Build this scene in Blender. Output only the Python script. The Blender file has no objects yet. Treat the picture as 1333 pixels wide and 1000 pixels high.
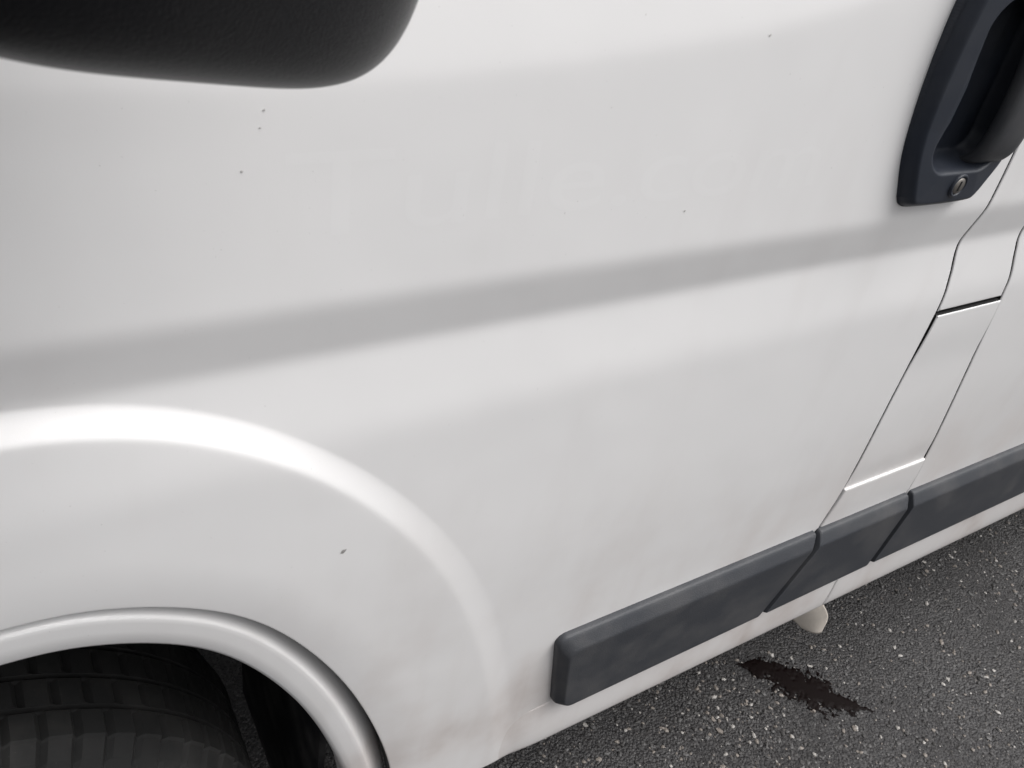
import bpy, bmesh, math, random
import numpy as np
from mathutils import Matrix, Vector
random.seed(7); rng = np.random.default_rng(7)
S = bpy.context.scene
COL = S.collection
# ------------------------------------------------ camera, sky, sun, exposure
cam = bpy.data.cameras.new('camera'); co = bpy.data.objects.new('camera', cam); COL.objects.link(co)
cam.sensor_width = 36; cam.lens = 36*1080/1333; cam.clip_start = .01; cam.clip_end = 500
Rt = Vector((0.84966, -0.49797, 0.17350)); Up = Vector((0.18888, 0.59457, 0.78154)); Fw = Vector((0.49234, 0.63127, -0.59924))
M = Matrix((Rt, Up, -Fw)).transposed().to_4x4(); M.translation = (0, -.40, 1.42); co.matrix_world = M
cam.dof.use_dof = True; cam.dof.focus_distance = .95; cam.dof.aperture_fstop = 28
S.camera = co
W = bpy.data.worlds.new("World"); S.world = W; W.use_nodes = True
wn = W.node_tree.nodes; wl = W.node_tree.links
SUN_EL, SUN_AZ = math.radians(60), math.radians(124)     # azimuth: direction the light comes from, clockwise from +y
sky = wn.new('ShaderNodeTexSky'); sky.sky_type = 'NISHITA'; sky.sun_disc = False
sky.sun_elevation = SUN_EL; sky.sun_rotation = SUN_AZ; sky.air_density = 1.0; sky.dust_density = 6.0; sky.ozone_density = 1.0
hs = wn.new('ShaderNodeHueSaturation'); hs.inputs['Saturation'].default_value = .10   # overcast: almost no blue left
wl.new(sky.outputs[0], hs.inputs['Color'])
wl.new(hs.outputs[0], wn['Background'].inputs[0]); wn['Background'].inputs[1].default_value = 0.12
sl = bpy.data.lights.new('sun', 'SUN'); sl.energy = 1.0; sl.angle = math.radians(50); sl.color = (1, .98, .965)
so = bpy.data.objects.new('sun', sl); COL.objects.link(so)
sd = Vector((math.sin(SUN_AZ)*math.cos(SUN_EL), math.cos(SUN_AZ)*math.cos(SUN_EL), math.sin(SUN_EL)))
so.rotation_euler = sd.to_track_quat('Z', 'Y').to_euler(); so.location = sd*20
S.view_settings.view_transform = 'Standard'; S.view_settings.look = 'None'; S.view_settings.gamma = 1
S.view_settings.exposure = 0.56
# ------------------------------------------------ measured outlines on the van's side (metres, x rearwards, z up)
ZB, ZT = 1.0869, 1.1284
GAP = [[-0.0466, 0.9266], [-0.0208, 0.926], [0.0102, 0.9179], [0.0383, 0.905], [0.079, 0.8799], [0.1189, 0.84], [0.1586, 0.7788], [0.1983, 0.6968], [0.2326, 0.6006], [0.2582, 0.5027]]
RIDGE = [[-0.0196, 1.0771], [0.0102, 1.074], [0.0377, 1.0681], [0.0709, 1.0556], [0.1024, 1.0392], [0.1531, 1.0005], [0.2028, 0.9465], [0.2532, 0.8748], [0.2985, 0.79], [0.3378, 0.69], [0.3684, 0.5865], [0.4028, 0.4376]]
CREASE = np.array([[0.1524, 1.2629], [0.2189, 1.2672], [0.3287, 1.2767], [0.4835, 1.2959], [0.5796, 1.3177], [.75, 1.37], [1.0, 1.46]])
# ---------- shape of the van's side: y = F(x, z), negative y is outwards ----------
ARC = np.array([-0.20, 0.40])            # centre used for the polar form of the wheel arch
def cr(pts, n):                          # smooth curve through points, evenly resampled
    p = np.array(pts, float); q = np.vstack([2*p[0]-p[1], p, 2*p[-1]-p[-2]]); out = []
    for i in range(len(p)-1):
        a, b, c, d = q[i:i+4]
        for t in np.linspace(0, 1, 24, endpoint=False):
            out.append(.5*((2*b)+(c-a)*t+(2*a-5*b+4*c-d)*t*t+(3*b-a-3*c+d)*t**3))
    out.append(p[-1]); out = np.array(out)
    s = np.r_[0, np.cumsum(np.linalg.norm(np.diff(out, axis=0), axis=1))]
    u = np.linspace(0, s[-1], n)
    return np.stack([np.interp(u, s, out[:, k]) for k in range(out.shape[1])], 1)
def polar(pts):                          # outline given by points -> smooth radius over angle
    p = np.array(pts, float); e = p[np.argmin(p[:, 1])]
    ext = [[e[0]+(e[1]-z)*(.17-.16*(e[1]-z)), z] for z in (.40, .36, .30, .22, .12)]
    p = np.vstack([p, [q for q in ext if q[1] < e[1]-.03]])
    th = np.arctan2(p[:, 1]-ARC[1], p[:, 0]-ARC[0]); p = p[np.argsort(-th)]
    apex = p[0]; mir = [[2*ARC[0]-q[0], q[1]] for q in p[2:0:-1]]
    d = cr(np.vstack([mir, p]), 700)-ARC; th = np.arctan2(d[:, 1], d[:, 0]); r = np.hypot(d[:, 0], d[:, 1])
    k = np.ones(41)/41; r2 = np.convolve(np.pad(r, 20, 'edge'), k, 'valid'); i = np.argsort(th)
    return th[i], r2[i]
def rad(P, th):
    th = np.asarray(th, float); th = np.where(th > math.pi/2, math.pi-th, th)
    return np.interp(th, P[0], P[1])
def sm(e0, e1, x):
    t = np.clip((x-e0)/(e1-e0), 0, 1); return t*t*t*(t*(6*t-15)+10)
_zs = np.linspace(0, 3, 6001)
def make_profile():
    g = 0.012+0.0*_zs
    g += 0.020*sm(.70, .95, _zs)*(1-sm(1.00, 1.05, _zs))
    g += 0.135*sm(.99, 1.045, _zs)*(1-sm(ZB-.014, ZB+.008, _zs))
    g += -0.170*sm(ZB-.012, ZB+.010, _zs)*(1-sm(ZT-.014, ZT+.012, _zs))
    g += 0.045*sm(ZT-.004, ZT+.012, _zs)
    y = np.cumsum(g)*(_zs[1]-_zs[0])
    return y-np.interp(.55, _zs, y)
def F(x, z):
    x = np.asarray(x, float); z = np.asarray(z, float)
    y = np.interp(z, _zs, PROF)
    zc = np.interp(x, CREASE[:, 0], CREASE[:, 1]); d = z-zc
    y = y+0.13*.5*(d+np.sqrt(d*d+.006**2))                     # the panel leans in above the belt crease
    dx, dz = x-ARC[0], z-ARC[1]; th = np.arctan2(dz, dx); r = np.hypot(dx, dz)
    Rg = rad(PG, th); Rr = rad(PR, th); q = (r-Rg)
    k = np.clip((th-.55)/.80, 0, 1); k = k*k*(3-2*k)             # 0 low behind the wheel, 1 above it
    h = .0026+.0094*k**1.4; w = .028-.013*k; rc = Rr-.006*k+.003*(1-k)    # crest radius
    t = np.clip(1-(r-rc)/w, 0, 2); s = .10*(1-k)+.085*k+.03     # quickening rise to the crest, then flat
    c = 1-t; t = 1-.5*(c+np.sqrt(c*c+s*s))+.5*s*0               # soft minimum with 1
    y = y-h*np.clip(t, 0, 1.2)**(1.4)
    y = y+.0032*np.clip(1-q/.05, 0, 1.6)**2                     # the lip rolls under towards the arch
    return y
PG = polar(np.vstack([GAP, [[-.2, 0.9306]]])); PR = polar(np.vstack([RIDGE, [[-.2, 1.0801]]])); PROF = make_profile()
def arch(P, off, a0, a1, n):             # points along the arch, radius shifted by off, from angle a0 to a1
    th = np.linspace(a0, a1, n); r = rad(P, th)+off
    return np.stack([ARC[0]+r*np.cos(th), ARC[1]+r*np.sin(th)], 1)
# ------------------------------------------------ materials
def mat(name, col, rough=.5, spec=.5, coat=0, metal=0):
    m = bpy.data.materials.new(name); m.use_nodes = True; b = m.node_tree.nodes['Principled BSDF']
    b.inputs['Base Color'].default_value = (*col, 1); b.inputs['Roughness'].default_value = rough
    b.inputs['Specular IOR Level'].default_value = spec; b.inputs['Metallic'].default_value = metal
    b.inputs['Coat Weight'].default_value = coat; b.inputs['Coat Roughness'].default_value = .06
    return m
class N:                                 # small node helper
    def __init__(s, m): s.t = m.node_tree; s.b = s.t.nodes['Principled BSDF']
    def new(s, k, **kw):
        n = s.t.nodes.new(k)
        for a, v in kw.items(): setattr(n, a, v)
        return n
    def ln(s, a, b): s.t.links.new(a, b)
    def noise(s, scale, detail=4, rough=.55, vec=None, sc=(1, 1, 1)):
        if vec is None: vec = s.new('ShaderNodeNewGeometry').outputs['Position']
        mp = s.new('ShaderNodeMapping'); mp.inputs['Scale'].default_value = sc; s.ln(vec, mp.inputs['Vector'])
        n = s.new('ShaderNodeTexNoise'); n.inputs['Scale'].default_value = scale; n.inputs['Detail'].default_value = detail
        n.inputs['Roughness'].default_value = rough; s.ln(mp.outputs[0], n.inputs['Vector']); return n.outputs['Fac']
    def ramp(s, x, a, b, v0=0., v1=1.):
        n = s.new('ShaderNodeMapRange', interpolation_type='SMOOTHSTEP'); s.ln(x, n.inputs['Value'])
        for i, v in zip(('From Min', 'From Max', 'To Min', 'To Max'), (a, b, v0, v1)): n.inputs[i].default_value = v
        return n.outputs[0]
    def math(s, op, a, b):
        n = s.new('ShaderNodeMath', operation=op)
        for i, v in enumerate((a, b)):
            if isinstance(v, (int, float)): n.inputs[i].default_value = v
            else: s.ln(v, n.inputs[i])
        return n.outputs[0]
    def mix(s, f, a, b):
        n = s.new('ShaderNodeMix', data_type='RGBA')
        if isinstance(f, (int, float)): n.inputs[0].default_value = f
        else: s.ln(f, n.inputs[0])
        for i, v in ((6, a), (7, b)):
            if isinstance(v, tuple): n.inputs[i].default_value = (*v, 1)
            else: s.ln(v, n.inputs[i])
        return n.outputs[2]
    def bump(s, h, strength, dist, nrm=None):
        n = s.new('ShaderNodeBump'); n.inputs['Strength'].default_value = strength; n.inputs['Distance'].default_value = dist
        s.ln(h, n.inputs['Height'])
        if nrm is not None: s.ln(nrm, n.inputs['Normal'])
        return n.outputs[0]
def paint_material(name, base, extra=0.):
    m = mat(name, base, .42, .4, .55); k = N(m); k.b.inputs['Coat Roughness'].default_value = .10
    pos = k.new('ShaderNodeNewGeometry').outputs['Position']
    sep = k.new('ShaderNodeSeparateXYZ'); k.ln(pos, sep.inputs[0])
    low = k.ramp(sep.outputs['Z'], 1.0, .45, 0, 1)                      # road film: more of it low down
    blot = k.ramp(k.noise(5, 5), .42, .72)
    run = k.ramp(k.noise(26, 3, sc=(1, 1, .12)), .45, .75)
    film = k.math('MULTIPLY', low, k.math('ADD', k.math('MULTIPLY', blot, .52), k.math('MULTIPLY', run, .14)))
    film = k.math('ADD', film, k.math('MULTIPLY', low, .10+.16*extra))
    faint = k.math('MULTIPLY', k.ramp(k.noise(9, 4, sc=(1, 1, .35)), .5, .8), .10)
    c = k.mix(k.math('ADD', film, faint), base, (.45, .39, .36))
    specks = k.ramp(k.noise(420, 2), .745, .80)                         # tiny tar and dust specks
    c = k.mix(k.math('MULTIPLY', specks, .35), c, (.22, .20, .19))
    k.ln(c, k.b.inputs['Base Color'])
    k.ln(k.ramp(film, 0, .5, .55, .15), k.b.inputs['Coat Weight'])
    wavy = k.bump(k.noise(3.2, 3, .5), .35, .012)                      # thin pressed sheet is never quite flat
    k.ln(k.bump(k.noise(900, 2), .05, .0006, wavy), k.b.inputs['Normal'])
    return m
PAINT = paint_material('white_paint', (.797, .788, .787)); SILL = paint_material('dusty_paint', (.795, .787, .787), 1.0)
def plastic_material(name, col, rough, grain=1400, strength=.25, dust=.15, spec=.4):
    m = mat(name, col, rough, spec); k = N(m)
    d = k.math('MULTIPLY', k.ramp(k.noise(14, 5), .4, .75), dust)
    sp = k.math('MULTIPLY', k.ramp(k.noise(300, 2), .70, .8), dust)
    c = k.mix(k.math('ADD', d, sp), col, (.20, .19, .18)); k.ln(c, k.b.inputs['Base Color'])
    k.ln(k.bump(k.noise(grain, 3), strength, .0008), k.b.inputs['Normal']); return m
TRIM = plastic_material('grey_trim', (.037, .040, .047), .5, 650, .5, .2)
HANDLE = plastic_material('handle_plastic', (.020, .025, .037), .42, dust=.06)
LEVER = plastic_material('lever_plastic', (.052, .055, .062), .45, dust=.2)
MIRROR = plastic_material('mirror_plastic', (.004, .0042, .0055), .36, dust=.03, spec=.12); MIRROR.node_tree.nodes['Principled BSDF'].inputs['Sheen Weight'].default_value = .18; MIRROR.node_tree.nodes['Principled BSDF'].inputs['Sheen Roughness'].default_value = .35
RUBBER = plastic_material('tyre_rubber', (.012, .012, .012), .8, dust=.08)
LINER = plastic_material('liner_plastic', (.010, .010, .012), .75, dust=.25, spec=.2)
UNDER = mat('underbody', (.03, .03, .03), .8)
STEEL = mat('lock_steel', (.30, .28, .26), .45, metal=1)
ALLOY = mat('wheel_steel', (.45, .46, .47), .4, metal=.8)
GLASS = mat('window_glass', (.02, .025, .025), .03, .6)
CREAM = plastic_material('bracket_paint', (.68, .62, .55), .5, dust=.25)
BLACK = mat('slot_black', (.004, .004, .004), .8)
# ------------------------------------------------ object helpers
ROOT = Vector((1.6, 1.0, 0))
van = bpy.data.objects.new('white_van', None); COL.objects.link(van); van.location = ROOT
van['label'] = 'white panel van with dusty paint, dark plastic door handle and side mouldings, parked on asphalt'; van['category'] = 'van'
def link(name, v, f, m, parent=van, smooth=True):
    me = bpy.data.meshes.new(name)
    base = ROOT if parent is not None else Vector((0, 0, 0))
    me.from_pydata([tuple(Vector(p)-base) for p in v], [], f); me.materials.append(m); me.update()
    bm = bmesh.new(); bm.from_mesh(me); bmesh.ops.remove_doubles(bm, verts=bm.verts, dist=1e-6); bm.to_mesh(me); bm.free()
    if smooth: me.shade_smooth()
    o = bpy.data.objects.new(name, me); COL.objects.link(o)
    if parent is not None: o.parent = parent
    return o
def grid_faces(n, m, off=0, flip=False, closed=False):
    f = []
    for i in range(n-1):
        for j in range(m if closed else m-1):
            q = [off+i*m+j, off+i*m+(j+1) % m, off+(i+1)*m+(j+1) % m, off+(i+1)*m+j]
            f.append(q[::-1] if flip else q)
    return f
def coons(bot, top, left, right, n, m):  # bot/top run left to right, left/right run up; returns (m, n, 2)
    b, t, l, r = cr(bot, n), cr(top, n), cr(left, m), cr(right, m)
    u = np.linspace(0, 1, n)[None, :, None]; v = np.linspace(0, 1, m)[:, None, None]
    return ((1-v)*b[None]+v*t[None]+(1-u)*l[:, None]+u*r[:, None]
            - ((1-u)*(1-v)*b[0]+u*(1-v)*b[-1]+(1-u)*v*t[0]+u*v*t[-1]))
def poly(*segs):                         # joins straight/curved runs into one dense point list, keeping corners
    out = []
    for s in segs:
        s = np.array(s); out.append(s if not out else s[1:])
    return np.vstack(out)
def lin(a, b, n): return np.linspace(a, b, n)
def resample(p, n):
    p = np.array(p); s = np.r_[0, np.cumsum(np.linalg.norm(np.diff(p, axis=0), axis=1))]
    u = np.linspace(0, s[-1], n); return np.stack([np.interp(u, s, p[:, k]) for k in (0, 1)], 1)
def patch(b, t, l, r):                   # Coons patch from already dense boundary arrays
    n, m = len(b), len(l); u = np.linspace(0, 1, n)[None, :, None]; v = np.linspace(0, 1, m)[:, None, None]
    return ((1-v)*b[None]+v*t[None]+(1-u)*l[:, None]+u*r[:, None]
            - ((1-u)*(1-v)*b[0]+u*(1-v)*b[-1]+(1-u)*v*t[0]+u*v*t[-1]))
def panel(name, P, m, parent=van, gap=.0022, bulge=None, depth=.022, rnd=.0013, flange=True):
    """sheet-metal panel: follows F, edges rounded over and folded inwards"""
    mm, n, _ = P.shape
    loop = [(0, j) for j in range(n)]+[(i, n-1) for i in range(1, mm)]+[(mm-1, j) for j in range(n-2, -1, -1)]+[(i, 0) for i in range(mm-2, 0, -1)]
    B = np.array([P[i, j] for i, j in loop]); T = np.roll(B, -1, 0)-np.roll(B, 1, 0)
    T /= np.linalg.norm(T, axis=1)[:, None]+1e-12; Nn = np.stack([T[:, 1], -T[:, 0]], 1)       # outward for a counter-clockwise loop
    # pull the sheet in from the seam by gap + rounding, then add the rounded edge
    D = np.zeros_like(P); hit = {}
    for (i, j), nn in zip(loop, Nn): hit[i, j] = -nn*(gap+rnd)
    db = np.array([hit[0, j] for j in range(n)]); dt = np.array([hit[mm-1, j] for j in range(n)])
    dl = np.array([hit[i, 0] for i in range(mm)]); dr = np.array([hit[i, n-1] for i in range(mm)])
    def fall(ref): return np.clip(1-np.linalg.norm(P-ref, axis=-1)/.03, 0, 1)[..., None]
    wb, wt, wl_, wr = fall(P[:1]), fall(P[-1:]), fall(P[:, :1]), fall(P[:, -1:])
    D = (wb*db[None]+wt*dt[None]+wl_*dl[:, None]+wr*dr[:, None])/np.maximum(1, wb+wt+wl_+wr)
    for k_, d_ in hit.items(): D[k_] = d_
    X, Z = P[..., 0]+D[..., 0], P[..., 1]+D[..., 1]
    Y = F(X, Z)
    if bulge is not None: Y = Y+bulge(X, Z)
    v = list(map(tuple, np.stack([X, Y, Z], -1).reshape(-1, 3))); f = grid_faces(mm, n, 0)
    idx = [i*n+j for i, j in loop]; L = len(loop)
    base = np.array([v[k] for k in idx]); prev = idx
    for a, back in ((.5, .13), (.85, .45), (1, 1.), (1, depth/rnd)):
        ring = np.stack([base[:, 0]+Nn[:, 0]*rnd*a, base[:, 1]+rnd*back, base[:, 2]+Nn[:, 1]*rnd*a], 1)
        o = len(v); v += list(map(tuple, ring)); cur = list(range(o, o+L))
        f += [[prev[k], cur[k], cur[(k+1) % L], prev[(k+1) % L]] for k in range(L)]; prev = cur
    o = link(name, v, f, m, parent); o.data.materials.append(BLACK)       # folded flange coloured black: the shade inside the seams is painted on
    for q in range(len(o.data.polygons)-L if flange else 10**9, len(o.data.polygons)): o.data.polygons[q].material_index = 1
    return o
def sweep(name, path, prof, m, parent=van, closed=False):
    """prof: list of (function of path index) -> rows of 3D points; path already 3D rows"""
    n = len(path); k = len(path[0]); v = [tuple(p) for row in path for p in row]
    return link(name, v, grid_faces(n, k, 0, closed=closed), m, parent)
# ------------------------------------------------ sheet metal
def boxes(name, bs, m, parent=van):
    v, f = [], []
    for (a, b, c, d, e, g) in bs:
        o = len(v); v += [(x, y, z) for x in (a, b) for y in (c, d) for z in (e, g)]
        f += [[o+q for q in r_] for r_ in ((0, 1, 3, 2), (4, 6, 7, 5), (0, 4, 5, 1), (2, 3, 7, 6), (0, 2, 6, 4), (1, 5, 7, 3))]
    return link(name, v, f, m, parent, False)
SEAMF = [(.908, .39), (.9015, .53), (.9035, .635), (.9115, .72), (.9055, .869), (.9025, .9985), (.8965, 1.0436), (.888, 1.0798), (.8915, 1.131), (.8905, 1.190), (.884, 1.25), (.872, 1.40), (.86, 1.62)]
SEAMR = [(1.097, .39), (1.100, .53), (1.104, .635), (1.090, .73), (1.0582, .882), (1.0365, .992), (1.0305, 1.025), (1.0165, 1.060), (1.010, 1.09), (1.012, 1.20), (1.010, 1.40), (1.005, 1.62)]
sf = cr(SEAMF, 1200); sr = cr(SEAMR, 1200)
def cut(curve, z0, z1, n):               # the piece of a seam between two heights
    z = np.linspace(z0, z1, n); return np.stack([np.interp(z, curve[:, 1], curve[:, 0]), z], 1)
a_low = float(np.interp(.394, arch(PG, 0, -.3, 1.5, 500)[:, 1], np.linspace(-.3, 1.5, 500)))
ZD = .394
A = arch(PG, .0, math.pi/2, a_low, 260)
bot = resample(poly(A, lin(A[-1], (np.interp(ZD, sf[:, 1], sf[:, 0]), ZD), 100)), 460)
MZ = 420
top = lin((-.2, 1.62), (.86, 1.62), 460)
P = patch(bot, top, lin(bot[0], top[0], MZ), cut(sf, ZD, 1.62, MZ))
def under_handle(X, Z): return .055*sm(0, .006, X-.716)*sm(0, .006, .832-X)*sm(0, .006, Z-1.163)*sm(0, .006, 1.395-Z)
door = panel('front_door', P, PAINT, bulge=under_handle)
# front wing, ahead of the door
A2 = arch(PG, .0, math.pi-a_low, math.pi/2, 160)
bot = resample(poly(lin((-1.25, A2[0][1]), A2[0], 60), A2), 240)
P = patch(bot, lin((-1.25, 1.45), (-.2, 1.45), 240), lin((-1.25, bot[0][1]), (-1.25, 1.45), 160), lin(bot[-1], (-.2, 1.45), 160))
panel('front_wing', P, PAINT)
# pillar panel, fuel flap, lower pillar panel, side panel
ZF1, ZF0 = .996, .7115
def strip(z0, z1, n, m, t0=None, t1=None):
    l, r = cut(sf, z0, z1, m), cut(sr, z0, z1, m); return patch(lin(l[0], r[0], n), lin(l[-1], r[-1], n), l, r)
panel('pillar_panel', strip(ZF1, 1.62, 60, 220), PAINT, gap=.0016)
def flap_bulge(X, Z): return -.0022*sm(ZF1-.10, ZF1-.012, Z)+.0012*(1-sm(ZF0-.004, ZF0+.05, Z))
panel('fuel_flap', strip(ZF0-.010, ZF1-.0025, 60, 120), PAINT, bulge=flap_bulge, gap=.0016)
low = panel('pillar_panel', strip(ZD, ZF0, 60, 90), PAINT, bulge=lambda X, Z: -.0016*sm(.62, .70, Z)-.0005, gap=.0012, rnd=.0022, flange=False)
r = cut(sr, ZD, 1.62, 220); xe = 4.2
bx = np.r_[np.linspace(0, .8, 160), np.linspace(.8, xe-1.1, 60)[1:]]
bx = bx/bx[-1]
def xr(z, x0): return np.stack([x0+(xe-x0)*bx, np.full_like(bx, z)], 1)
P = np.stack([np.stack([p[0]+(xe-p[0])*bx, np.full_like(bx, p[1])], 1) for p in r])
side = panel('side_panel', P, PAINT)
# ------------------------------------------------ sills
def sill(name, x0, x1, n, taper):
    rows = []
    pr = [(.489, .004), (.488, -.0002), (.483, -.0008), (.473, -.0022), (.460, -.0038), (.44, -.0052), (.42, -.0056), (.404, -.0052), (.398, -.0040), (.394, .000), (.392, .006), (.392, .09)]
    xs = np.r_[x0, x0+.0008, np.linspace(x0+.003, x1-.003, n), x1-.0008, x1]
    for q, x in enumerate(xs):
        e = .0025 if q in (0, len(xs)-1) else (.0008 if q in (1, len(xs)-2) else 0)
        if taper: e = e if q > len(xs)//2 else 0
        k = float(sm(.385, .49, x)) if taper else 1.
        rows.append([(x, float(F(x, max(z, .392)))+(y*k if y < 0 else y)+.0012*(1-k)+e, z) for z, y in pr])
    rows = [[(x, y+.03, z) for x, y, z in rows[0]]]+rows+[[(x, y+.03, z) for x, y, z in rows[-1]]]
    return sweep(name, rows, None, SILL)
sill('sill_panel', .375, 1.0425, 260, True); sill('sill_panel', 1.0455, 4.0, 120, False)
# ------------------------------------------------ wheel arch trim, liner, wheel
th = np.linspace(-.10, math.pi+.10, 220)
rows = []
for t in th:
    r0 = float(rad(PG, np.array(t))); xg, zg = ARC[0]+r0*math.cos(t), ARC[1]+r0*math.sin(t)
    yb = float(F(xg, zg)); row = []
    c = abs(math.cos(t)); w = .008+.011*c**1.5                   # the shoulder widens down the sides
    for d, y in [(-.008, .052), (-.006, .040), (.001, .0205), (.001+.35*w, .0135), (.001+.7*w, .0068), (.001+.93*w, .0020), (w+.0014, .0004), (w+.0032, .0000), (w+.007, .0001), (w+.016, .0008), (.040, .0016), (.0435, .0036), (.0455, .009), (.0465, .015), (.0465, .050)]:
        rr = r0-d; row.append((ARC[0]+rr*math.cos(t), yb+.004+y, ARC[1]+rr*math.sin(t)))
    rows.append(row)
sweep('wheel_arch_trim', rows, None, PAINT)
rows = []
for t in th:
    r0 = float(rad(PG, np.array(t)))-.0425; row = []
    for y, d in ((.035, 0), (.08, -.005), (.2, -.004), (.34, .0), (.36, .03), (.36, .5)):
        rr = max(r0-d, .02); row.append((ARC[0]+rr*math.cos(t), y, ARC[1]+rr*math.sin(t)))
    rows.append(row)
sweep('wheel_arch_liner', rows, None, LINER)
def lathe(name, prof, c, m, parent, n=96, frac=None):    # axis along y through c; prof = (radius, y)
    rows = [[(c[0]+r*math.cos(a), c[1]+y, c[2]+r*math.sin(a)) for r, y in prof] for a in np.linspace(0, 2*math.pi, n+1)]
    return sweep(name, rows, None, m, parent)
def child_of(o, par): o.parent = par; return o
WC = (-.2, .06, .345)
def tread(name, prof, m, par, n=420):
    rows = []
    for q, a in enumerate(np.linspace(0, 2*math.pi, n+1)):
        row = []
        for r, y, tr in prof:
            if tr and (q+int(tr*3)) % 6 == 0: r -= .006       # cross cuts, staggered between the ribs
            row.append((WC[0]+r*math.cos(a), WC[1]+y, WC[2]+r*math.sin(a)))
        rows.append(row)
    o = sweep(name, rows, None, m, par); o.data.shade_flat(); return o
pt = [(.205, .02, 0), (.215, .005, 0), (.222, .001, 0), (.226, -.004, 0), (.25, -.006, 0), (.30, -.005, 0), (.303, -.002, 0), (.318, .002, 0), (.332, .012, 1), (.341, .028, 1)]
for q in range(4):
    y = .028+q*.036; pt += [(.344, y+.002, q+1), (.345, y+.028, q+1), (.344, y+.029, 0), (.337, y+.030, 0), (.337, y+.034, 0), (.344, y+.035, 0)]
pt += [(.335, .20, 0), (.21, .21, 0)]
tyre = tread('wheel', pt, RUBBER, van)
lathe('rim', [(.206, .018), (.200, .006), (.192, .010), (.186, .04), (.175, .055), (.12, .045), (.10, .02), (.07, .012), (.0, .012)], WC, ALLOY, van).name = 'rim'
rim = bpy.data.objects['rim']; rim.parent = tyre
for i in range(5):
    a = i*2*math.pi/5+.3
    b = lathe('wheel_nut', [(.013, .02), (.013, .0), (.008, -.006), (0, -.006)], (WC[0]+.08*math.cos(a), .07, WC[2]+.08*math.sin(a)), STEEL, van, 6); b.parent = tyre
# ------------------------------------------------ side mouldings
def moulding(parent, TL, TR, BR, BL, prot, mt, ml, mb, mr, rc_l, n=40):
    """raised strip: rounded outline at the base, lofted to a face inset by a margin of its own on each side"""
    TL, TR, BR, BL = map(np.array, (TL, TR, BR, BL)); Wd = np.linalg.norm(TR-TL); H = np.linalg.norm(TL-BL)
    def outline(fl, ft, fr, fb, rl, rr):
        l, r_, t, b = fl, Wd-fr, H-ft, fb; pts = []
        def arc(cx, cz, rad_, a0, a1): pts.extend([(cx+rad_*math.cos(a), cz+rad_*math.sin(a)) for a in np.linspace(a0, a1, 9)])
        def run(p0, p1, k): pts.extend([tuple(q) for q in np.linspace(p0, p1, k)[1:-1]])
        hp = math.pi/2
        arc(l+rl, b+rl, rl, 2*hp, 3*hp); run((l+rl, b), (r_-rr, b), n)
        arc(r_-rr, b+rr, rr, 3*hp, 4*hp); run((r_, b+rr), (r_, t-rr), 8)
        arc(r_-rr, t-rr, rr, 0, hp); run((r_-rr, t), (l+rl, t), n)
        arc(l+rl, t-rl, rl, hp, 2*hp); run((l, t-rl), (l, b+rl), 8)
        q = np.array(pts); u = q[:, :1]/Wd; v = q[:, 1:]/H
        return (1-u)*(1-v)*BL+u*(1-v)*BR+u*v*TR+(1-u)*v*TL
    v, f = [], []
    prs = [(0, -.3), (0, 0), (.0, .22), (.03, .36), (.10, .45), (.25, .555), (.45, .68), (.62, .785), (.76, .87), (.87, .935), (.96, .98), (1.1, 1.0), (1.25, 1.0)]
    for s, h in prs:
        h *= prot
        q = outline(ml*s, mt*s, mr*s, mb*s, rc_l+.004*(1-s)*0, .003)
        y = F(q[:, 0], q[:, 1])
        y = np.minimum(y, .02)-h
        v += [tuple(p) for p in np.stack([q[:, 0], y, q[:, 1]], 1)]
    L = len(q); f = grid_faces(len(prs), L, 0, closed=True)
    o = (len(prs)-1)*L
    # face: bridge bottom edge points to top edge points through one central row for a clean flat sheet
    cx = np.mean([v[o+i] for i in range(L)], axis=0); f.append([o+i for i in range(L)])
    return link('side_moulding', v, f, TRIM, parent)
moulding(door, (.452, .638), (.8905, .639), (.8335, .492), (.480, .488), .0185, .019, .012, .005, .003, .016)
moulding(low, (.8985, .639), (1.0985, .640), (1.0805, .495), (.8425, .492), .0185, .019, .003, .005, .003, .003)
moulding(side, (1.1090, .640), (3.2, .642), (3.2, .496), (1.0890, .495), .0185, .019, .003, .005, .003, .003, 80)
# ------------------------------------------------ door handle
HL = [(0.7188, 1.1552), (0.6996, 1.1967), (0.6893, 1.2438), (0.6851, 1.2929), (0.6863, 1.3322), (0.6943, 1.3822), (0.7103, 1.4092)]
HR = [(0.8363, 1.1562), (0.8528, 1.1872), (0.8528, 1.2122), (0.8491, 1.2402), (0.8423, 1.2972), (0.8383, 1.3572), (0.8283, 1.3992)]
HB = [(0.7188, 1.1552), (0.7263, 1.1472), (0.7403, 1.1440), (0.7803, 1.1430), (0.8183, 1.1437), (0.8283, 1.1472), (0.8363, 1.1562)]
HT = [(0.7103, 1.4092), (0.7253, 1.4177), (0.7503, 1.4202), (0.7753, 1.4192), (0.8003, 1.4152), (0.8183, 1.4092), (0.8283, 1.3992)]
nh, mh = 150, 210
P = patch(cr(HB, nh), cr(HT, nh), cr(HL, mh), cr(HR, mh)); X, Z = P[..., 0], P[..., 1]
u = np.linspace(0, 1, nh)[None, :]; v_ = np.linspace(0, 1, mh)[:, None]
B = np.vstack([P[0], P[1:, -1], P[-1, ::-1], P[::-1, 0]])
dist = np.full(X.shape, 9.)
for bx_, bz_ in B[::2]: dist = np.minimum(dist, np.hypot(X-bx_, Z-bz_))
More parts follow.
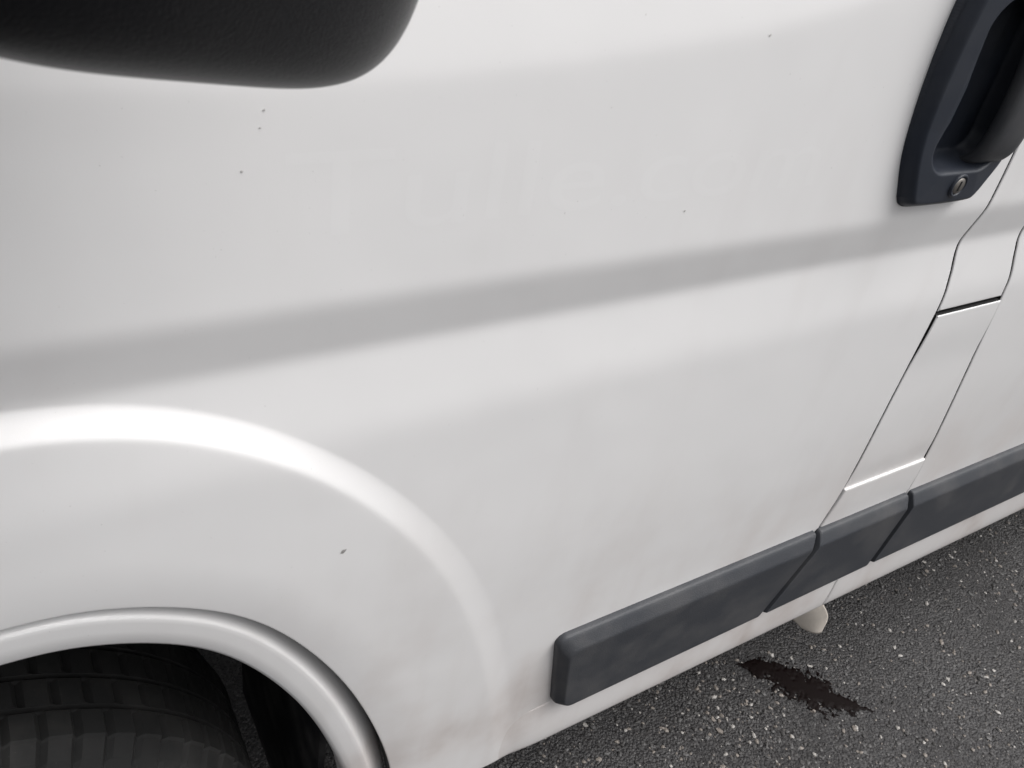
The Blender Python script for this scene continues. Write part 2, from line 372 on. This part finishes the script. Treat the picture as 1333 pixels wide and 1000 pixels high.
def rbox(x, z, cx, cz, hx, hz, rd, sh=0.):           # signed distance to a rounded box, sheared
    x = x-cx-sh*(z-cz); z = z-cz; qx = np.abs(x)-hx+rd; qz = np.abs(z)-hz+rd
    return np.hypot(np.maximum(qx, 0), np.maximum(qz, 0))+np.minimum(np.maximum(qx, qz), 0)-rd
Yb = F(X, Z); Yb = np.minimum(Yb, Yb*.0+float(F(.77, 1.187))+.006*0+.002)
lip = 1-np.clip(1-dist/.010, 0, 1)**2
dome = .0135*lip+.004*np.clip(dist/.05, 0, 1)
sdf = rbox(X, Z, .7745, 1.2590, .0560, .0765, .030, -.06)
slope = .013+.036*np.clip((.795-X)/.04, 0, 1)*np.clip((Z-1.20)/.03, 0, 1)*np.clip((1.31-Z)/.05, 0, 1)
dep = .034*sm(0, 1, np.clip((.003-sdf)/slope, 0, 1))
Yh = Yb-dome+dep+.0
v = list(map(tuple, np.stack([X, Yh, Z], -1).reshape(-1, 3))); f = grid_faces(mh, nh)
loop = [j for j in range(nh)]+[i*nh+nh-1 for i in range(1, mh)]+[(mh-1)*nh+j for j in range(nh-2, -1, -1)]+[i*nh for i in range(mh-2, 0, -1)]
o = len(v); v += [(v[k][0], v[k][1]+.012, v[k][2]) for k in loop]; L = len(loop)
f += [[loop[k], o+k, o+(k+1) % L, loop[(k+1) % L]] for k in range(L)]
handle = link('door_handle', v, f, HANDLE)
y0 = float(F(.77, 1.187))
def tube(name, spine, half, m, parent, n=20, p=3.5):   # rounded-rectangle section swept along a spine: half = (across, deep)
    rows = []
    for (x, y, z), (hx, hy), ang in zip(spine, half[0], half[1]):
        row = []
        for a in np.linspace(0, 2*math.pi, n, endpoint=False):
            c, s = math.cos(a), math.sin(a); e = 2/p
            dx = hx*math.copysign(abs(c)**e, c); dy = hy*math.copysign(abs(s)**e, s)
            row.append((x+dx*math.cos(ang)-dy*math.sin(ang), y+dx*math.sin(ang)+dy*math.cos(ang), z))
        rows.append(row)
    k = len(rows); vv = [q for r_ in rows for q in r_]; ff = grid_faces(k, n, closed=True)
    ff += [list(range(n))[::-1], [(k-1)*n+i for i in range(n)]]
    return link(name, vv, ff, m, parent)
sp = cr([(.8225, y0+.006, 1.181), (.8205, y0-.010, 1.193), (.817, y0-.018, 1.215), (.809, y0-.021, 1.262), (.801, y0-.019, 1.300), (.796, y0-.009, 1.326), (.794, y0+.006, 1.338)], 40)
lev = tube('grip_lever', sp, ([(.0225, .0085)]*40, [-.10]*40), LEVER, van); lev.parent = handle
def disc(name, c, prof, m, n=32):
    o = lathe(name, prof, c, m, van, n); o.parent = handle; return o
lc = (.7848, y0-.0168, 1.1682)
disc('lock_bezel', lc, [(.0120, .006), (.0120, -.001), (.0108, -.0022), (.0090, -.0018), (.0085, .001)], HANDLE)
disc('lock_barrel', lc, [(.0082, .004), (.0082, -.0010), (.0074, -.0018), (0, -.0018)], STEEL)
o = link('key_slot', [(lc[0]+a, lc[1]-.0022+b, lc[2]+c) for b in (0, .002) for a, c in ((-.0012, -.005), (.0010, -.005), (.0010, .005), (-.0012, .005))],
         [[3, 2, 1, 0], [0, 1, 5, 4], [1, 2, 6, 5], [2, 3, 7, 6], [3, 0, 4, 7]], BLACK, van, False); o.parent = handle
# ------------------------------------------------ door mirror
def ellipsoid(name, c, r, p, m, parent, nu=96, nv=64, fn=None):
    rows = []
    for b in np.linspace(-math.pi/2, math.pi/2, nv):
        row = []
        for a in np.linspace(0, 2*math.pi, nu, endpoint=False):
            ca, sa, cb, sb = math.cos(a), math.sin(a), math.cos(b), math.sin(b); e = 2/p; g = lambda t: math.copysign(abs(t)**e, t)
            q = [r[0]*g(ca)*abs(cb)**e, r[1]*g(sa)*abs(cb)**e, r[2]*g(sb)]
            if fn: q = fn(q)
            row.append((c[0]+q[0], c[1]+q[1], c[2]+q[2]))
        rows.append(row)
    vv = [q for r_ in rows for q in r_]
    return link(name, vv, grid_faces(nv, nu, closed=True), m, parent)
def tilt(q):                             # underside rises outwards; whole housing toed in
    x, y, z = q; z += -.2612*x+.40*y; c, s_ = math.cos(.5549), math.sin(.5549); return (x*c-y*s_, x*s_+y*c, z)
mirror = ellipsoid('door_mirror', (.0271, -.1616, 1.4742), (.1002, .06, .12), 4.0, MIRROR, van, 160, 120, tilt)
# mirror glass faces rearwards, arm carries the housing off the door
o = link('mirror_glass', [tuple(np.array((.0271, -.1616, 1.4742))+np.array(tilt((.1012, .045*math.cos(a), .085*math.sin(a))))) for a in np.linspace(0, 2*math.pi, 48, endpoint=False)], [list(range(48))], mat('mirror_silver', (.8, .8, .8), .02, metal=1), van, False); o.parent = mirror
sp = [(.05, y, 1.53) for y in np.linspace(-.13, .05, 8)]
o = tube('mirror_arm', [(x, y, z) for x, y, z in sp], ([(.03, .02)]*8, [0]*8), MIRROR, van); o.parent = mirror
boxes('mud_flap', [(.205, .213, .07, .40, .10, .62)], LINER)
# ------------------------------------------------ jacking bracket below the sill
le = cr([(0.9722, 0.03, 0.3876), (1.0325, 0.028, 0.3376), (1.0866, 0.02, 0.2856)], 24); re_ = cr([(1.0075, 0.0, 0.4461), (1.0973, 0.0, 0.3405), (1.1322, 0.006, 0.2624)], 24); rows = []
for k_ in range(24):                     # a curved tongue of sheet metal between two edges
    row = []
    for t in np.linspace(0, 1, 24):
        q = le[k_]*(1-t)+re_[k_]*t; row.append((q[0], q[1]-.006*math.sin(t*math.pi), q[2]))
    rows.append(row)
br = sweep('jacking_bracket', rows, None, CREAM)
sol = br.modifiers.new('thick', 'SOLIDIFY'); sol.thickness = .004
# ------------------------------------------------ the rest of the van, out of the frame
boxes('inner_body', [(-.75, .86, .40, 1.7, .40, 1.40), (.30, 4.15, .042, 1.9, .40, 1.42), (-.5, .30, .38, 1.7, .34, 1.4), (.36, .90, .06, .10, .45, 1.60), (.06, .4, .06, .10, 1.0, 1.6)], UNDER)
boxes('far_side', [(-1.2, 4.2, 1.95, 2.0, .45, 1.62), (-1.25, -1.2, .05, 2.0, .45, 1.3), (4.2, 4.25, .05, 2.0, .45, 2.4)], PAINT)
boxes('roof', [(.2, 4.2, .16, 1.86, 2.38, 2.46), (1.0, 4.2, .06, .10, 1.62, 2.40), (.2, 4.2, 1.93, 1.97, 1.62, 2.40)], PAINT)
vv = [(-.15, .06, 1.60), (.99, .06, 1.60), (.99, .15, 2.39), (.45, .15, 2.39)]
link('window_glass', vv+[(x, y+.005, z) for x, y, z in vv], [[0, 1, 2, 3], [7, 6, 5, 4], [0, 4, 5, 1], [1, 5, 6, 2], [2, 6, 7, 3], [3, 7, 4, 0]], GLASS, van, False)
# chips and tar specks on the door
for (x, z, r_) in ((.184, .9023, .0032), (.1166, 1.2188, .0009), (.1293, 1.2511, .0009), (.127, 1.2419, .0007), (.4509, 1.1654, .0012), (.4863, 1.294, .0012)):
    k = 11; a0 = random.random()*6; pts = []
    for i in range(k):
        a = i*2*math.pi/k; rr = r_*(.55+.6*random.random()); pts.append((x+rr*1.05*math.cos(a), z+rr*.9*math.sin(a)+rr*.25*math.cos(a)))
    vv = [(px, float(F(px, pz))-.0002, pz) for px, pz in pts]+[(x, float(F(x, z))-.0006, z)]
    o = link('paint_chip', vv, [[i, (i+1) % k, k] for i in range(k)], mat('chip', (.30, .29, .28) if r_ > .002 else (.48, .47, .46), .7), van); o.parent = door

# the outline a removed sign has left in the door paint
fc = bpy.data.curves.new('ghost', 'FONT'); fc.body = 'Tulle.com'; fc.size = 1; fo = bpy.data.objects.new('ghost', fc)
me = bpy.data.meshes.new_from_object(fo); gv = np.array([v.co[:] for v in me.vertices]); gf = [list(p.vertices) for p in me.polygons]
bpy.data.objects.remove(fo); bpy.data.curves.remove(fc); bpy.data.meshes.remove(me)
gx = .140+(gv[:, 0]-gv[:, 0].min())/np.ptp(gv[:, 0])*.45; gz = 1.176+gv[:, 1]*.075
o = link('ghost_lettering', [(a, float(F(a, b))-.00004, b) for a, b in zip(gx, gz)], [f_[::-1] for f_ in gf], paint_material('ghost_paint', (.806, .798, .797)), van, False); o.parent = door
# ------------------------------------------------ ground
g = mat('asphalt', (.035, .033, .033), .7, .35); k = N(g)
big = k.ramp(k.noise(2.2, 5), .35, .7); fine = k.noise(160, 5, .7); vor = k.new('ShaderNodeTexVoronoi'); vor.inputs['Scale'].default_value = 210
k.ln(k.new('ShaderNodeNewGeometry').outputs['Position'], vor.inputs['Vector'])
c = k.mix(big, (.016, .0155, .0165), (.034, .033, .035))
c = k.mix(k.ramp(fine, .35, .7), c, (.055, .053, .053))
sepc = k.new('ShaderNodeSeparateColor'); k.ln(vor.outputs['Color'], sepc.inputs[0])
c = k.mix(k.math('MULTIPLY', k.ramp(sepc.outputs[0], .35, .95), .55), c, (.095, .091, .090))
c = k.mix(k.math('MULTIPLY', k.ramp(sepc.outputs[1], .5, .95), .6), c, (.016, .014, .014))
k.ln(c, k.b.inputs['Base Color']); k.ln(k.ramp(k.noise(3, 4), .35, .7, .45, .75), k.b.inputs['Roughness'])
h = k.math('ADD', k.math('MULTIPLY', vor.outputs['Distance'], -1.0), k.math('MULTIPLY', fine, .4))
k.ln(k.bump(h, .8, .004), k.b.inputs['Normal'])
o = link('ground', [(-60, -60, 0), (60, -60, 0), (60, 60, 0), (-60, 60, 0)], [[0, 1, 2, 3]], g, None, False); o['kind'] = 'structure'
# aggregate standing proud of the bitumen
def stone(n=1):
    pass
ico = bmesh.new(); bmesh.ops.create_icosphere(ico, subdivisions=1, radius=1)
iv = np.array([v.co[:] for v in ico.verts]); fi = np.array([[v.index for v in f.verts] for f in ico.faces]); ico.free()
NS = 56000
px = rng.uniform(.35, 3.6, NS*2); py = rng.uniform(-.95, .95, NS*2)
def vnoise(x, y, sc, seed):              # cheap value noise, for clumps
    r = np.random.default_rng(seed); G = r.random((80, 80)); x = x*sc+20; y = y*sc+20; i = np.floor(x).astype(int); j = np.floor(y).astype(int)
    a, b = x-i, y-j; a = a*a*(3-2*a); b = b*b*(3-2*b); i %= 79; j %= 79
    return G[i, j]*(1-a)*(1-b)+G[i+1, j]*a*(1-b)+G[i, j+1]*(1-a)*b+G[i+1, j+1]*a*b
dens = .25+.9*vnoise(px, py, 5, 1)*vnoise(px, py, 2, 2)*2
keep = rng.random(NS*2) < dens; px, py = px[keep][:NS], py[keep][:NS]; ns = len(px)
size = .0012+.0036*rng.random(ns)**2.6
A3 = rng.normal(size=(ns, 3)); ang = rng.uniform(0, 6.283, ns)
V = iv[None]*(1+.35*rng.uniform(-1, 1, (ns, 12, 1)))
V = V*np.stack([size*rng.uniform(.8, 1.6, ns), size, size*rng.uniform(.45, .8, ns)], 1)[:, None]
ca, sa = np.cos(ang)[:, None], np.sin(ang)[:, None]
V = np.stack([V[..., 0]*ca-V[..., 1]*sa+px[:, None], V[..., 0]*sa+V[..., 1]*ca+py[:, None], V[..., 2]+(size*.12)[:, None]], -1)
tones = [mat('stone_dark', (.05, .047, .046), .6), mat('stone_grey', (.09, .087, .086), .55), mat('stone_tan', (.20, .175, .155), .55), mat('stone_pale', (.36, .34, .32), .5)]
pick = rng.choice(4, ns, p=[.40, .35, .17, .08])
me = bpy.data.meshes.new('loose_grit'); fs = (fi[None]+12*np.arange(ns)[:, None, None]).reshape(-1, 3)
me.from_pydata(V.reshape(-1, 3), [], fs.tolist())
for t in tones: me.materials.append(t)
me.polygons.foreach_set('material_index', np.repeat(pick, len(fi)).astype(np.int32)); me.update()
o = bpy.data.objects.new('loose_grit', me); COL.objects.link(o); o['kind'] = 'stuff'
# dark drip stain: a thin film of fluid, stones stand through it
st = mat('fluid', (.0035, .0009, .0007), .6, .10)
axis = cr([(1.145, .115), (1.20, .072), (1.245, .005), (1.30, -.055), (1.345, -.095)], 200)
wid = np.interp(np.linspace(0, 1, 200), [0, .08, .3, .55, .75, .88, 1], [.002, .014, .034, .040, .026, .010, .002])
cell = .0025; nx, ny = 110, 110; gx0, gy0 = 1.11, -.13
ii, jj = np.meshgrid(np.arange(nx+1), np.arange(ny+1), indexing='ij'); qx, qy = gx0+ii*cell, gy0+jj*cell
dd = np.hypot(qx[..., None]-axis[:, 0], qy[..., None]-axis[:, 1]); near = dd.argmin(-1); fld = 1.12-dd.min(-1)/wid[near]
fld = fld+.9*(vnoise(qx, qy, 60, 5)-.5)+.7*(vnoise(qx, qy, 150, 6)-.5)+1.3*(vnoise(qx, qy, 330, 8)-.5)*np.clip(1.3-fld, 0, 1)
on = fld > 0; qx = qx+rng.uniform(-.0007, .0007, qx.shape); qy = qy+rng.uniform(-.0007, .0007, qy.shape); qz = .0007+.0024*np.clip(fld*1.5, 0, 1)
vid = -np.ones(on.shape, int); v = []; f = []
for i in range(nx):
    for j in range(ny):
        if int(on[i, j])+int(on[i+1, j])+int(on[i, j+1])+int(on[i+1, j+1]) >= 3:
            q = []
            for a_, b_ in ((i, j), (i+1, j), (i+1, j+1), (i, j+1)):
                if not on[a_, b_]: continue
                if vid[a_, b_] < 0: vid[a_, b_] = len(v); v.append((qx[a_, b_], qy[a_, b_], qz[a_, b_]))
                q.append(int(vid[a_, b_]))
            f.append(q)
o = link('fluid_stain', v, f, st, None); o['label'] = 'dark reddish fluid stain on the asphalt below the sill of the van'; o['category'] = 'stain'
